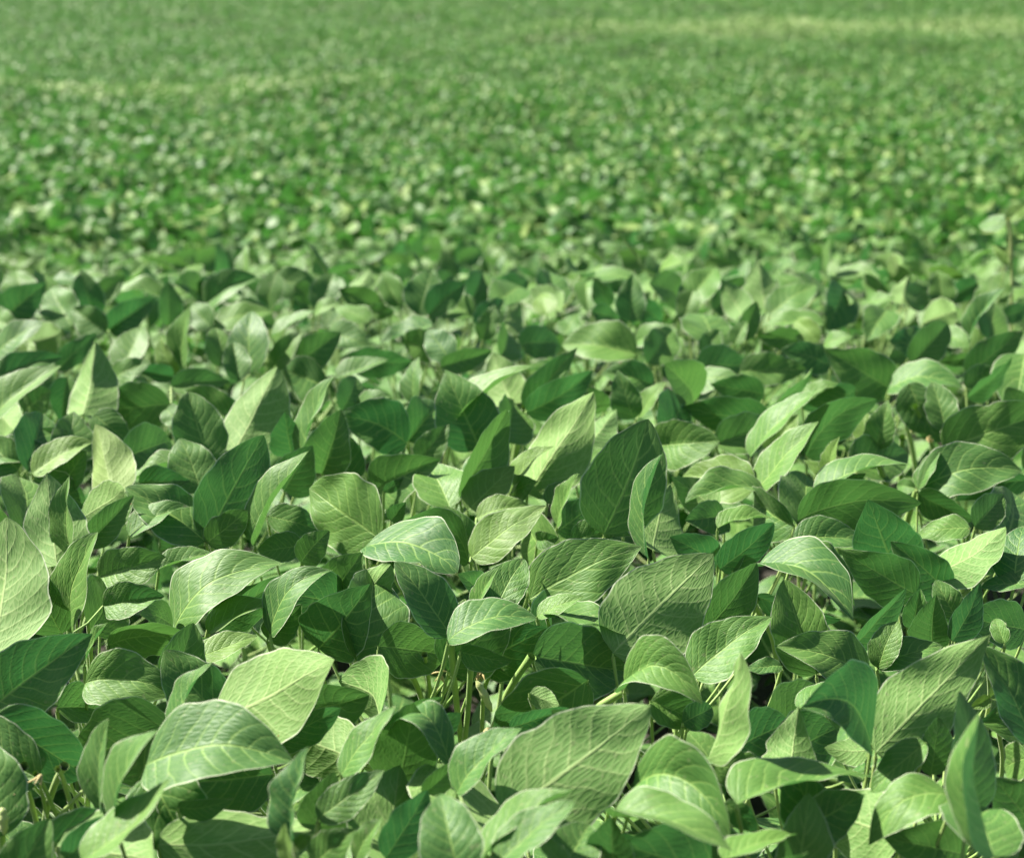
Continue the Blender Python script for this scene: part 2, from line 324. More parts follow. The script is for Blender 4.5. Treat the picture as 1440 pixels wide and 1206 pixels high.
# ------------------------------------------------------------------ leaves measured in the photograph
# each line: crop letter, base x y, tip x y, apparent width, how sunlit it looks (0..1) [, options]
# crops: origin in photograph pixels, enlarged 2.871 times; Z = photograph pixels
# options: u underside shown, y yellowish, f= fold, m= bend control (x,y), k= layer (nearer > 0), rip=, cup=, g= belongs with the line above
CR = {'A': (0, 380), 'B': (480, 380), 'C': (960, 380), 'D': (0, 786), 'E': (480, 786), 'F': (960, 786)}
LEAVES = '''
A 335 580 385 285 195 .8 u
A -60 640 250 385 110 .6
A -40 450 255 350 100 .2
A 230 400 390 255 80 .15
A 940 740 1120 390 230 .65 u
A 690 540 410 560 180 .2
A 690 470 930 450 100 .2 g
A 850 780 760 490 190 .3
A 838 1085 1065 665 235 .15 f=.15
A 830 1095 505 875 190 .5 g
A 825 1110 640 1130 150 .25 g k=-1
A 835 1100 1000 970 120 .25 g
A 1030 1110 1245 730 80 .6
A 520 1070 770 955 80 .5 k=1
A 300 1180 280 830 85 .55
A 230 1190 190 815 240 .5 u
A 440 920 385 620 185 .8 u y
A 330 1000 500 880 150 .6 u
Z 140 812 234 783 60 .5
A 380 580 530 700 120 .3
A 140 710 275 650 90 .3
A 130 820 375 695 100 .6 y k=1
A -60 760 215 735 110 .55
A 740 780 510 870 50 .8
A 560 860 770 850 110 .3
A 500 760 690 690 200 .2
A 350 1110 540 910 120 .2
A 1330 470 1140 400 170 .25
A 1180 390 1378 250 130 .2
A 1010 420 1015 165 150 .65
A 960 450 940 290 110 .45 g
A 1100 400 1220 245 80 .35
A 740 410 770 145 80 .25
A 720 420 650 270 70 .5 y g
A 440 240 630 110 120 .2
A 430 250 290 150 120 .4 g
A -60 210 75 230 90 .8
A -20 340 175 210 90 .75
A 110 380 120 280 70 .6 y
A 660 110 430 100 60 .9
A 830 140 1040 30 110 .6
A 800 100 890 15 60 .2
A 870 220 1100 170 90 .55
A 950 140 1120 240 80 .2
A 1100 270 1270 165 36 .8
A 1270 170 1378 140 50 .8
A 1190 60 1300 140 80 .15
A 0 200 190 50 140 .15
A 210 40 330 70 50 .85
A 670 560 740 640 80 .6
A 1220 780 1350 430 60 .5
A 1300 820 1378 560 180 .12
A 1180 750 1150 570 130 .12
A 450 440 610 370 90 .6
A 700 430 545 400 80 .2
A 1220 1110 1030 1140 110 .45
A 1080 990 1300 1050 110 .3
A 1215 1180 1330 1050 110 .25
A 640 1206 855 1140 60 .5
B 265 700 -25 590 190 .2 m=150,590
B 560 720 420 400 230 .25
B 440 665 785 385 60 .75 m=520,480 k=1
B 430 660 590 480 90 .1
B 480 920 670 560 150 .15 m=560,780 k=1
B 490 850 680 560 30 .85 m=660,700 k=2
B 270 690 400 540 190 .35
B 400 390 610 325 90 .2
B 290 530 315 350 70 .7
B 745 560 955 310 110 .25
B 748 575 1015 405 130 .15 g
B 750 900 1020 490 230 .55 u
B 1060 1065 1240 600 330 .25 f=.12 k=1
B 440 960 340 785 190 .7
B 510 970 700 790 140 .6 y
B 680 900 860 710 70 .6 y
B 700 900 790 850 110 .6
B 150 1080 -130 880 270 .25 rip=.03 k=1
B 100 1112 470 1220 185 .9 m=330,1060 k=2
B 515 1180 215 1030 130 .15 m=470,960
B 525 1140 420 950 120 .3 g
B 545 1000 765 955 100 .7 y
B 525 1160 830 950 150 .5 y g
Z 745 842 903 768 86 .5
B 930 1090 1130 1050 110 .4
B 1240 1160 1297 740 60 .7 k=1
B 1260 1130 1330 860 220 .4 u
B 715 300 885 300 120 .25
B 1190 340 890 300 150 .8
B 110 210 -30 150 70 .85
B 370 220 150 300 60 .85
B 400 300 250 290 120 .25
B 30 370 290 370 110 .2
B -20 440 190 360 60 .85
B 0 570 60 430 110 .15
B 60 560 200 510 70 .8
B 570 280 620 140 80 .35
B 640 350 660 240 100 .12
B 1010 170 1120 200 80 .15
B 830 180 810 90 90 .8 y
B 900 260 960 170 70 .8
B 1190 290 1360 240 80 .9
B 1250 275 1378 350 36 .85 m=1340,270
B 1180 600 1115 400 110 .35
B 1200 590 1310 450 60 .5 g
B 1000 700 1110 560 110 .7 u
B 1060 570 1000 470 80 .12
Z 920 626 1012 620 64 .55
B 170 890 270 840 40 .2
B 230 840 265 720 70 .6
B 200 1010 260 935 70 .2
B 870 1030 960 820 60 .6
B 940 820 965 680 70 .08
B 830 940 910 860 70 .6
B 790 1090 880 1080 70 .5
B 120 160 215 170 60 .2
C 840 480 565 315 190 .2
C 925 375 1070 213 130 .2
C 830 480 1135 480 110 .85 m=980,380 k=1
C 1060 640 1005 450 120 .5
C 1050 720 1500 560 230 .35 rip=.03
C 950 885 1370 810 190 .5 m=1150,760
C 945 880 1040 730 60 .8 g
C 940 880 865 870 60 .75 g
C 1400 850 1100 930 100 .3 m=1230,840
C 950 900 1180 1010 110 .15 k=-1
C 1180 1035 1300 905 120 .3 k=1 n
C 465 1010 965 940 185 .25 m=640,900
C 450 1110 760 1110 120 .4 m=580,1040
C 545 920 940 790 70 .8 m=700,750 k=1
C 550 925 740 820 100 .12
C 640 920 745 880 70 .6
C 500 750 785 520 150 .12 m=560,580
C 300 885 550 610 110 .6
C 275 755 545 480 80 .75
C 290 880 0 830 180 .75 y
C 330 885 10 940 90 .5 k=1
C 450 1030 290 900 160 .5
C 170 990 10 1010 130 .3
C 150 1206 370 1020 130 .15
C 140 1040 360 1000 50 .7 k=1
C 200 1210 260 1120 50 .7
C 350 600 0 550 150 .2
C 330 500 110 460 110 .25
C 285 575 525 390 60 .2
C 700 480 480 560 90 .12
C 480 520 640 465 40 .85
C 230 410 500 400 120 .3
C 570 220 320 230 60 .9
C 550 290 460 200 90 .7 y
C 350 180 540 60 110 .8
C 480 280 300 270 90 .2
C 570 300 690 270 60 .85
C 1150 420 1378 240 130 .25
C 1140 470 1280 400 100 .35 g
C 1150 515 1330 350 70 .25
C 1040 250 1160 310 80 .85
C 1160 290 1300 70 70 .35
C 1190 50 1020 140 80 .2
C 1200 170 1260 20 80 .6
C 1290 190 1400 150 70 .15
C 1170 350 1040 370 50 .25
C 620 140 690 130 60 .95
C 750 130 860 115 45 .95
C 80 340 150 240 80 .4
C 30 450 230 430 90 .85
C 210 300 260 205 60 .6
C 1160 1040 935 1080 90 .8 k=1
C 980 1240 1305 1035 150 .75 u
C 1340 1260 1378 1030 150 .85
C 1180 1206 1290 1115 90 .2
Z 1287 835 1180 772 66 .2
C 900 1130 840 1000 50 .6
C 590 850 635 670 60 .5 y
C 588 850 485 765 55 .5 y g
C 592 850 700 780 60 .4 y g
C 760 720 640 700 60 .5 u
C 780 720 830 520 110 .4
C 750 700 720 560 100 .55 y
C 890 540 1000 500 100 .08
C 350 740 470 580 110 .6 y
D -30 390 25 -170 320 .95 u k=1 f=.08
Z 1415 314 1376 317 20 .9 z=3.55
Z 1417 312 1444 288 22 .6 z=3.55 g y
Z 1419 345 1440 330 18 .7 z=3.55 g y
Z 1419 372 1395 345 18 .6 z=3.55 g y
Z 346 392 347 343 18 .8 z=3.9
D 250 300 130 0 160 .2
D 290 300 395 -110 130 .4
D 415 190 665 150 140 .5 g
D 700 280 560 220 120 .2
D 705 275 1140 15 190 .7 m=800,40
D 850 260 1160 60 150 .06 k=-1
D 845 245 1090 60 26 .9
D 1090 300 1345 45 130 .6 m=1130,70
D 1080 320 1220 180 120 .2 k=-1
D 840 300 1150 200 80 .5 y
D 800 400 1040 310 90 .55 y
D -15 585 375 300 270 .3
D -30 640 350 870 260 .12 k=-1
D 230 600 415 620 150 .2 k=-1
D 435 350 860 330 140 .15 m=600,270
D 345 500 725 545 210 .5 m=500,450
D 340 420 435 255 40 .6
D 868 665 1350 405 345 .93 u f=.12
D 700 690 860 415 60 .6 k=1
D 590 830 1195 825 310 .8 m=880,680 k=2
D 1090 740 1375 600 130 .15 k=-1
D 640 1150 1300 1080 290 .45 u k=-1
D 1190 1150 1245 755 115 .65 k=2
Z 447 1150 540 1082 46 .4
D 410 1010 440 640 90 .35
D 480 1110 640 690 80 .6 m=440,820 k=1
D 330 1220 690 885 110 .6 m=560,1080 k=1
D 260 1206 480 1020 130 .15
D 720 1000 950 960 80 .25
D 1170 1230 1150 1060 60 .5 y k=2
D 1190 1160 1260 1120 50 .5 y k=2
Z 440 1215 500 1165 50 .45
E 440 310 215 10 175 .35 k=2
E 150 350 430 390 200 .12
E 20 200 200 20 150 .5 u
E 430 330 790 240 130 .75 k=3 m=560,200
E 790 230 980 150 70 .9 k=2
E 825 210 1160 310 90 .9 k=1
E 480 370 690 410 90 .15 k=2
E 620 210 740 0 150 .6
E 540 215 640 30 60 .35 k=2
E 580 150 470 60 100 .15 k=1
E 480 270 500 160 60 .5 y k=1
E 770 390 1155 450 290 .15
Z 862 918 1003 778 122 .42 u f=.05
Z 878 968 988 990 72 .8 m=925,895 k=1
E 660 1040 1250 590 400 .5 u f=.08
E 465 945 730 680 130 .7 k=1
E 440 830 180 720 100 .8 m=330,460 k=1
E 0 870 220 590 110 .7
E 240 620 410 555 60 .25
E 360 700 480 620 90 .1
E 480 1300 400 945 230 .65 k=2
E 560 1230 945 930 100 .8 k=1
E 620 1240 945 975 140 .55 k=2
E 880 1260 1000 1070 190 .65 k=1
E 900 1250 780 1100 70 .6 y k=2
E 1100 1250 1090 1040 180 .2
Z 862 1148 1030 1196 46 .9 m=940,1140 k=2
Z 891 1105 1027 1173 104 .7 m=960,1050
E 60 1206 170 1040 80 .5
E 180 1206 350 930 150 .12 k=-1
E 330 950 480 815 90 .3
E 680 680 920 600 100 .15
E 760 540 880 590 80 .5 u
Z 915 985 990 1020 50 .35
F 100 280 300 15 170 .12
F 300 30 690 250 170 .9 m=540,-20 k=1
F 450 -30 695 190 110 .3 m=620,0
F 300 150 640 240 90 .05 k=-1
F 40 470 365 230 200 .75
F 100 810 235 375 110 .5 u k=2
F 750 470 370 350 190 .42
F 690 350 905 110 90 .2 k=1
F 930 280 960 120 100 .2
F 1010 350 1025 140 150 .15
F 1110 250 1020 85 110 .4
F 1090 330 1200 95 110 .2 k=1
F 790 440 870 250 110 .6
F 780 430 1050 350 110 .6 g
F 780 780 1245 300 275 .42 u
F 1420 740 1200 350 180 .3
F 760 750 480 600 280 .12 m=700,480 k=1
F 470 605 700 480 40 .85 k=1
F 750 770 570 760 100 .65 u
F 430 880 470 590 210 .55 u
F 220 760 430 660 190 .12
F 120 830 370 885 150 .25
F 220 990 765 875 125 .45 k=2 m=420,860
F 480 1100 735 950 180 .15
F 980 740 760 940 120 .6 k=1
F 1000 870 1030 635 120 .15
F 1150 1020 1120 530 150 .3 k=2
F 1260 1200 1200 615 60 .6 k=3
F 1090 960 750 1155 170 .75 m=880,880 k=1
F 1255 1200 1110 985 210 .65 k=2
F 1400 800 1300 850 130 .75
F 170 980 300 1090 90 .25
F 160 1210 470 1110 80 .35 k=1
F 230 1230 510 1180 70 .3 k=2
F 1390 100 1205 112 65 .9
F 1300 340 1260 240 70 .75
F 1240 560 1160 600 50 .35 y
F 1240 560 1290 520 60 .35 y g
F 400 430 260 445 60 .5
F 1378 980 1290 940 80 .5
F 0 660 120 600 100 .2
'''
def parse():
    out = []
    for ln in LEAVES.strip().splitlines():
        t = ln.split(); ox, oy = CR.get(t[0], (0, 0)); k = 1.0 if t[0] == 'Z' else 1 / 2.871
        f = [float(q) for q in t[1:7]]
        e = dict(b=(ox + f[0] * k, oy + f[1] * k), t=(ox + f[2] * k, oy + f[3] * k), w=f[4] * k, br=f[5], line=ln)
        for q in t[7:]:
            if '=' in q:
                a, v = q.split('=')
                if a == 'm':
                    x, y = map(float, v.split(',')); e['m'] = (ox + x * k, oy + y * k)
                else: e[a] = float(v)
            else: e[q] = True
        out.append(e)
    return out
HERO = parse()

PG, RG = np.meshgrid(np.radians(np.linspace(-66, 66, 45)), np.radians(np.linspace(-78, 78, 53)), indexing='ij')
def solve(e):
    bx, by = e['b']; tx, ty = e['t']
    yy = 0.5 * by + 0.5 * max(by, ty)
    z0 = plane_depth(bx, yy, CANOPY) - 0.035 * e.get('k', 0)
    z0 = max(z0, 1.12)
    if 'z' in e: z0 = e['z']
    B = at(bx, by, z0)
    Ls = math.hypot(tx - bx, ty - by) * z0 / F
    dz = Ls * np.tan(PG)
    zt = z0 + dz
    T = CAM + FWD * zt[..., None] + RIGHT * ((tx - 720) / F * zt)[..., None] + UP * ((603 - ty) / F * zt)[..., None]
    c = T - B; L = np.linalg.norm(c, axis=-1); c = c / L[..., None]
    V = nrm(CAM - B)
    Vc = V - (c @ V)[..., None] * c; Vc /= np.linalg.norm(Vc, axis=-1)[..., None]
    Pp = np.cross(c, Vc)
    sgn = np.where(Pp @ UP + 0.2 * (Pp @ RIGHT) > 0, 1, -1)
    Pp = Pp * sgn[..., None]
    N = np.cos(RG)[..., None] * Vc + np.sin(RG)[..., None] * Pp
    Wr = 1.16 * e['w'] * z0 / F / np.cos(RG)
    rho = Wr / L
    target = -0.45 + 1.45 * e['br']
    d = N @ SUN
    cost = 3.0 * (d - target) ** 2 + ((rho - 0.64) / 0.15) ** 2 * 0.5 + np.clip((L - 0.125) / 0.03, 0, 9) ** 2 * 0.6 \
        + np.clip((0.06 - L) / 0.03, 0, 9) ** 2 * 0.2 + (RG / 1.3) ** 2 * 0.25 + (PG / 1.1) ** 2 * 0.35 \
        + np.clip(-0.1 - N[..., 2], 0, 9) ** 2 * 3
    i = np.unravel_index(np.argmin(cost), cost.shape)
    zt = z0 + dz[i]
    return dict(B=B, T=T[i], N=N[i], W=float(np.clip(Wr[i], 0.012, 0.10)), L=float(L[i]), z0=z0, zt=zt)
MASK = np.zeros((122, 146), np.int8)
def build_hero(e, seed):
    s = solve(e); e.update(s)
    r = np.random.default_rng(1000 + seed)
    N = s['N']
    face_up = not e.get('u')
    Nup = N if face_up else -N
    if 'm' in e:
        zm = (s['z0'] + s['zt']) / 2
        Mi = at(e['m'][0], e['m'][1], zm - 0.01)
    else:
        bow = r.uniform(0.05, 0.22) * s['L']
        Mi = (s['B'] + s['T']) / 2 + Nup * bow + nrm(np.cross(s['T'] - s['B'], N)) * r.normal(0, 0.03) * s['L']
    fold = e.get('f', float(np.clip(r.normal(0.30, 0.14), 0.0, 0.6)))
    if e['w'] / max(1, math.hypot(e['t'][0] - e['b'][0], e['t'][1] - e['b'][1])) < 0.3: fold = min(fold + 0.25, 0.6)
    notch = (1, 0.97, 0.9) if e.get('n') else None
    if r.random() < 0.10: notch = (r.choice([-1, 1]), r.uniform(0.35, 0.8), r.uniform(0.08, 0.2))
    a = leaflet_arrays(s['B'], Mi, s['T'], Nup, s['W'], fold=fold, rip=e.get('rip', r.uniform(0.008, 0.028)),
                       nu=16, nv=30, seed=seed, notch=notch, wide=r.uniform(0.31, 0.40))
    x, y, z = project(a[0])
    q = a[1].reshape(-1, 4)
    cx = np.clip((x / 10).astype(int) + 1, 0, 145); cy = np.clip((y / 10).astype(int) + 1, 0, 121)
    MASK[cy, cx] = 1
    return a

# stems and pods that show in the gaps: crop, radius, path
STEMS = """
E 11 440,335 455,480 470,640 490,760 498,880
E 10 525,400 515,560 505,680 492,760
E 12 770,392 700,480 650,580 610,700 570,810
E 10 135,60 140,340 128,470 128,620
E 10 38,300 70,440 110,560 125,600
E 10 250,400 290,480 335,570
E 8 340,410 350,480 362,555
E 13 1145,530 1080,570 1010,610
E 10 1195,930 1140,970 1100,1000
E 8 620,425 580,500 570,560
D 10 85,860 120,960 150,1060 165,1180
D 12 240,860 200,960 175,1060 172,1200
D 12 75,860 30,930 0,990
D 8 385,885 240,1030 100,1206
D 8 165,890 210,990 265,1110
D 9 250,870 285,980 300,1070
C 9 880,520 905,620 940,770
C 9 955,575 990,660 1020,730
C 11 795,790 820,860 835,915
C 9 885,700 880,850 882,900
C 11 945,890 920,960 900,1030
F 10 290,180 340,270 378,335
F 9 455,250 475,300 480,340
F 9 860,1070 880,1140 890,1206
F 8 1235,450 1240,520 1242,560
F 8 1265,650 1290,770 1295,820
B 12 735,580 715,680 695,775
Z 2 1417,308 1423,330 1421,352 1424,392
"""
PODS = """
E pod 545,490 607,614
D pod 8,1000 18,1110
E flower 400,455 402,510
E flower 487,395 495,430
E flower 560,455 548,500
D flower 165,870 130,915
D flower 60,935 40,975
E flower 580,690 578,720
C pod 935,620 925,660
C flower 985,680 1005,690
"""
# ------------------------------------------------------------------ terrain
TY = np.array([-50, 3.7, 4.2, 5.5, 7, 9, 11.5, 17.5, 30, 40, 55, 80, 120, 200, 1500.0])
TZ = np.array([0, 0, -0.04, -0.26, -0.44, -0.60, -0.74, -1.0, -1.40, -1.48, -1.44, -1.10, -0.1, 3.0, 60.0])
_g = np.linspace(-50, 1500, 15501); _s = np.interp(_g, TY, TZ)
for _ in range(3): _s[1:-1] = (_s[:-2] + _s[1:-1] * 2 + _s[2:]) / 4
TY, TZ = _g, _s
def terrain(x, y):
    """height of the soil"""
    x = np.asarray(x, float); y = np.asarray(y, float)
    z = np.interp(y, TY, TZ)
    sm = lambda a: np.clip(a, 0, 1) ** 2 * (3 - 2 * np.clip(a, 0, 1))
    z = z + 0.10 * np.sin(x * 0.9 + y * 0.35) * sm((y - 8) / 8) + 0.05 * np.sin(x * 0.31 - y * 0.8) * sm((y - 8) / 6)
    # two low swells whose crests show as pale streaks far off
    z = z + 0.16 * np.exp(-((y - 30.0 - 0.1 * x) / 2.6) ** 2) * sm((-x + 0.0) / 3)
    z = z + 0.30 * np.exp(-((y - 55 - 0.05 * x) / 5) ** 2) * sm((x + 1.0) / 3)
    z = z + 0.012 * np.clip(y - 60, 0, None) + 0.0006 * np.clip(y - 60, 0, 400) ** 2
    return z

ys = np.concatenate([np.linspace(-30, 0, 7)[:-1], np.linspace(0, 12, 41)[:-1], np.linspace(12, 70, 90)[:-1], np.geomspace(70, 1500, 50)])
ts = np.linspace(-1, 1, 61)
GX = ts[None] * (12 + np.abs(ys)[:, None] * 1.0); GY = np.repeat(ys[:, None], 61, 1)
GZ = terrain(GX, GY)
idx = np.arange(GX.size).reshape(GX.shape)
q = np.stack([idx[:-1, :-1], idx[:-1, 1:], idx[1:, 1:], idx[1:, :-1]], -1).reshape(-1, 4)
g = link('ground', mesh_from('ground', np.stack([GX, GY, GZ], -1).reshape(-1, 3), q, None, soil_material()))
g['kind'] = 'structure'; g['label'] = 'dark brown soil under the soybean field'

# ------------------------------------------------------------------ leaf shapes shared by the plants
def variant(i, lo=False):
    r = np.random.default_rng(500 + i)
    L = 1.0; W = r.uniform(0.52, 0.70)
    droop = r.uniform(-0.02, 0.30)
    T = np.array([0, math.cos(droop), -math.sin(droop) * 0.8]) * L
    Mi = np.array([r.normal(0, 0.03), 0.5, 0.10 + r.uniform(-0.05, 0.10)])
    nu, nv = (4, 6) if lo else (8, 14)
    return leaflet_arrays((0, 0, 0), Mi, T, (0, 0, 1), W, fold=float(np.clip(r.normal(0.28, 0.16), -0.1, 0.65)),
                          rip=r.uniform(0.01, 0.035), nu=nu, nv=nv, seed=i, cup=r.uniform(-0.1, 0.25), wide=r.uniform(0.30, 0.40))
VAR = [mesh_from('leaflet', *variant(i), M_LEAF) for i in range(36)]
VLO = [variant(i, True) for i in range(16)]

def frame(d, n, s):
    """4x4: local Y along d, local Z near n, scale s"""
    y = nrm(d); z = nrm(np.asarray(n) - (np.asarray(n) @ y) * y); x = np.cross(y, z)
    m = np.eye(4); m[:3, 0] = x * s; m[:3, 1] = y * s; m[:3, 2] = z * s
    return m
def tri_frames(base, out, size, r, wild=0.5):
    """three leaflets at the end of a petiole that points along out; returns (petiolule tip, matrix)"""
    res = []
    out = np.array([out[0], out[1], 0.0]); out = nrm(out); side = np.array([-out[1], out[0], 0])
    flip = r.normal(0, wild)
    for k, a in ((0, 0.0), (1, 1.2), (-1, -1.2)):
        a += r.normal(0, 0.15)
        d = out * math.cos(a) + side * math.sin(a)
        el = r.normal(0.05, 0.5 * wild + 0.15)
        d = d * math.cos(el) + np.array([0, 0, math.sin(el)])
        n = np.array([0, 0, 1.0]) + out * r.normal(0, 0.35) + side * (flip + r.normal(0, 0.4 * wild)) + np.array([0, -0.15, 0])
        m = frame(d, n, size * (1.05 if k == 0 else 0.95) * r.uniform(0.88, 1.1))
        m[:3, 3] = base + (out * 0.018 if k == 0 else d * 0.004)
        res.append(m)
    return res

# ------------------------------------------------------------------ the near plants, standing in rows
ORD = ['first', 'second', 'third', 'fourth', 'fifth', 'sixth', 'seventh', 'eighth', 'ninth', 'tenth', 'eleventh', 'twelfth', 'thirteenth', 'fourteenth', 'fifteenth']
rows, y = [], 1.16
pr = np.random.default_rng(21)
while y < 4.1:
    half = 0.30 * y + 0.20
    n = max(2, int(round(2 * half / 0.24)))
    xs = np.linspace(-half, half, n) + pr.normal(0, 0.025, n)
    rows.append([dict(x=float(a), y=float(y + pr.normal(0, 0.03)), h=float(CANOPY - 0.07 + pr.normal(0, 0.015)), leaves=[]) for a in xs])
    y += 0.235
PL = [p for rw in rows for p in rw]
PX = np.array([[p['x'], p['y']] for p in PL])

# assign each measured leaf (one to three leaflets on one petiole) to a plant
groups = []
for i, e in enumerate(HERO):
    e['arr'] = build_hero(e, i)
    if e.get('g') and groups: groups[-1].append(e)
    else: groups.append([e])
for gq in groups:
    b = np.mean([e['B'] for e in gq], 0)
    d2 = (PX[:, 0] - b[0]) ** 2 + (PX[:, 1] - (b[1] + 0.03)) ** 2
    gp = int(np.argmin(d2)); PL[gp]['leaves'].append((b, gq))

def petiole_mesh(a, b, r0=0.0019, r1=0.0013, sag=0.02, seg=7, extra=()):
    a = np.asarray(a, float); b = np.asarray(b, float)
    m = np.array([b[0] * 0.8 + a[0] * 0.2, b[1] * 0.8 + a[1] * 0.2, a[2] * 0.55 + b[2] * 0.45])
    c = curve3(a, m, b, 9)
    parts = [tube_arrays(c, np.linspace(r0, r1, 9) * np.r_[1.5, 1.1, np.ones(5), 1.15, 1.5], seg)]
    for e0 in extra:
        parts.append(tube_arrays(curve3(b, (b + e0) / 2, e0, 4), np.array([1, .9, .9, .9]) * r1, 6))
    return join(parts)

def pod_mesh(p, d, L=0.035):
    c = curve3(p, p + d * L * 0.5 + np.array([0, 0, 0.003]), p + d * L, 12)
    t = np.linspace(0, 1, 12)
    rad = 0.0042 * np.sin(np.pi * np.clip(t, 0.02, 0.985)) ** 0.5 * (1 + 0.16 * np.cos(t * 2 * np.pi * 3 + np.pi))
    V, Q = tube_arrays(c, rad, 10)
    return V, Q

near_group = 'soybean plants in the sharp front part of the field'
hr = np.random.default_rng(77)
n_hero = 0
def stem_points(p, gz, r):
    top = p['h']
    zs = np.linspace(gz - 0.02, top, 12)
    ph = r.uniform(0, 6.28)
    amp = r.uniform(0.004, 0.012)
    lx, ly = r.normal(0, 0.02, 2)
    t = np.linspace(0, 1, 12)
    return np.stack([p['x'] + amp * np.sin(t * 9 + ph) + lx * (t - 1), p['y'] + amp * np.cos(t * 8 + ph) + ly * (t - 1), zs], -1)

def make_near(p, label, r):
    root = bpy.data.objects.new('soybean_plant', None); col.objects.link(root)
    root.empty_display_size = 0.05
    gz = float(terrain(p['x'], p['y']))
    root.location = (p['x'], p['y'], gz)
    root['label'] = label; root['category'] = 'soybean plant'; root['group'] = near_group
    org = np.array([p['x'], p['y'], gz])
    sp = stem_points(p, gz, r)
    V, Q = tube_arrays(sp, np.linspace(0.0042, 0.0020, 12), 8)
    link('stem', mesh_from('stem', V - org, Q, None, M_STEM), root)
    def on_stem(z):
        return np.array([np.interp(z, sp[:, 2], sp[:, k]) for k in range(3)])
    for b, gq in p['leaves']:
        hd_ = math.hypot(b[0] - p['x'], b[1] - p['y'])
        a = on_stem(float(np.clip(b[2] - 0.12 - 0.6 * hd_, gz + 0.12, p['h'] - 0.01)))
        ext = [e['B'] for e in gq]
        V, Q, U = petiole_mesh(a, b - np.array([0, 0, 0.004]), extra=ext)
        lf = link('leaf', mesh_from('leaf', V - org, Q, None, M_STEM), root)
        for e in gq:
            V, Q, U = e['arr']
            o = link('leaflet', mesh_from('leaflet', V - org, Q, U, M_LEAF), lf,
                     color=((0.85 if e.get('y') else r.uniform(0, 0.35)), r.random(), 0, 1))
    # lower leaves that close the canopy
    ph = r.uniform(0, 6.28)
    for k in range(p.get('fill', 10)):
        z = gz + np.interp(k, (0, 9), (0.14, p['h'] - (0.34 if p['y'] < 2.4 else 0.24))) + r.normal(0, 0.012)
        az = ph + k * 2.5 + r.normal(0, 0.3); ln = r.uniform(0.07, 0.15)
        a = on_stem(z)
        dr = np.array([math.cos(az), math.sin(az), 0])
        b = a + dr * ln + np.array([0, 0, ln * r.uniform(0.3, 0.8)])
        lim = p['h'] - (0.27 if p['y'] < 2.4 else 0.13)
        if b[2] > lim: b[2] = lim - r.uniform(0, 0.03)
        V, Q, U = petiole_mesh(a, b)
        lf = link('leaf', mesh_from('leaf', V - org, Q, None, M_STEM), root)
        for m in tri_frames(b, dr, r.uniform(0.095, 0.125), r, 0.35):
            m = m.copy(); m[:3, 3] -= org
            o = link('leaflet', VAR[r.integers(len(VAR))], lf, color=(r.uniform(0, 0.3), r.random(), 0, 1))
            o.matrix_local = Matrix(m.tolist())
    for nm_, arr_, mt_ in p.get('extra', []):
        link(nm_, mesh_from(nm_, arr_[0] - org, arr_[1], None, mt_), root)
    # young leaves at canopy level where nothing was measured
    for (b, dr, sz) in p.get('top', []):
        a = on_stem(p['h'] - 0.03)
        V, Q, U = petiole_mesh(a, b, sag=0.01)
        lf = link('leaf', mesh_from('leaf', V - org, Q, None, M_STEM), root)
        for m in tri_frames(b, dr, sz, r, 0.85):
            m = m.copy(); m[:3, 3] -= org
            o = link('leaflet', VAR[r.integers(len(VAR))], lf, color=(r.uniform(0, 0.6), r.random(), 0, 1))
            o.matrix_local = Matrix(m.tolist())
    return root, org, sp, on_stem

# canopy-level fill in gaps of the measured set
def covered(x, y, rad=2):
    cx, cy = int(x / 10) + 1, int(y / 10) + 1
    a = MASK[max(0, cy - rad):cy + rad + 1, max(0, cx - rad):cx + rad + 1]
    return a.mean() if a.size else 1.0
tr_ = np.random.default_rng(5)
DARK = [(490, 945, 34), (585, 955, 95), (655, 985, 85), (640, 1050, 45), (1075, 905, 30), (1075, 970, 50), (60, 1130, 85), (1195, 1110, 30), (300, 860, 20), (1240, 600, 50), (1290, 640, 55), (640, 1090, 30), (500, 1100, 25), (1050, 790, 15)]
def topfill(n, y0, y1, dh, thr, sz, rad0, dy, mk=0.05):
    for _ in range(n):
        py = tr_.uniform(y0, y1); px = tr_.uniform(-60, 1500)
        if any(math.hypot(px - a, py - b) < c for a, b, c in DARK): continue
        z = plane_depth(px, py, CANOPY - dh)
        if covered(px, py - dy, rad0) > thr: continue
        b = at(px, py, z)
        if b[1] > 3.95 or z < 1.15: continue
        gp = int(np.argmin((PX[:, 0] - b[0]) ** 2 + (PX[:, 1] - b[1]) ** 2))
        dr = nrm(np.array([b[0] - PL[gp]['x'], b[1] - PL[gp]['y'], 0]) + tr_.normal(0, 0.02, 3) * [1, 1, 0])
        PL[gp].setdefault('top', []).append((b, dr, tr_.uniform(*sz)))
        rad = int(max(1, mk * F / z / 10)); cx, cy = int(px / 10) + 1, int((py - dy) / 10) + 1
        MASK[max(0, cy - rad):cy + rad + 1, max(0, cx - rad - 1):cx + rad + 2] = 1
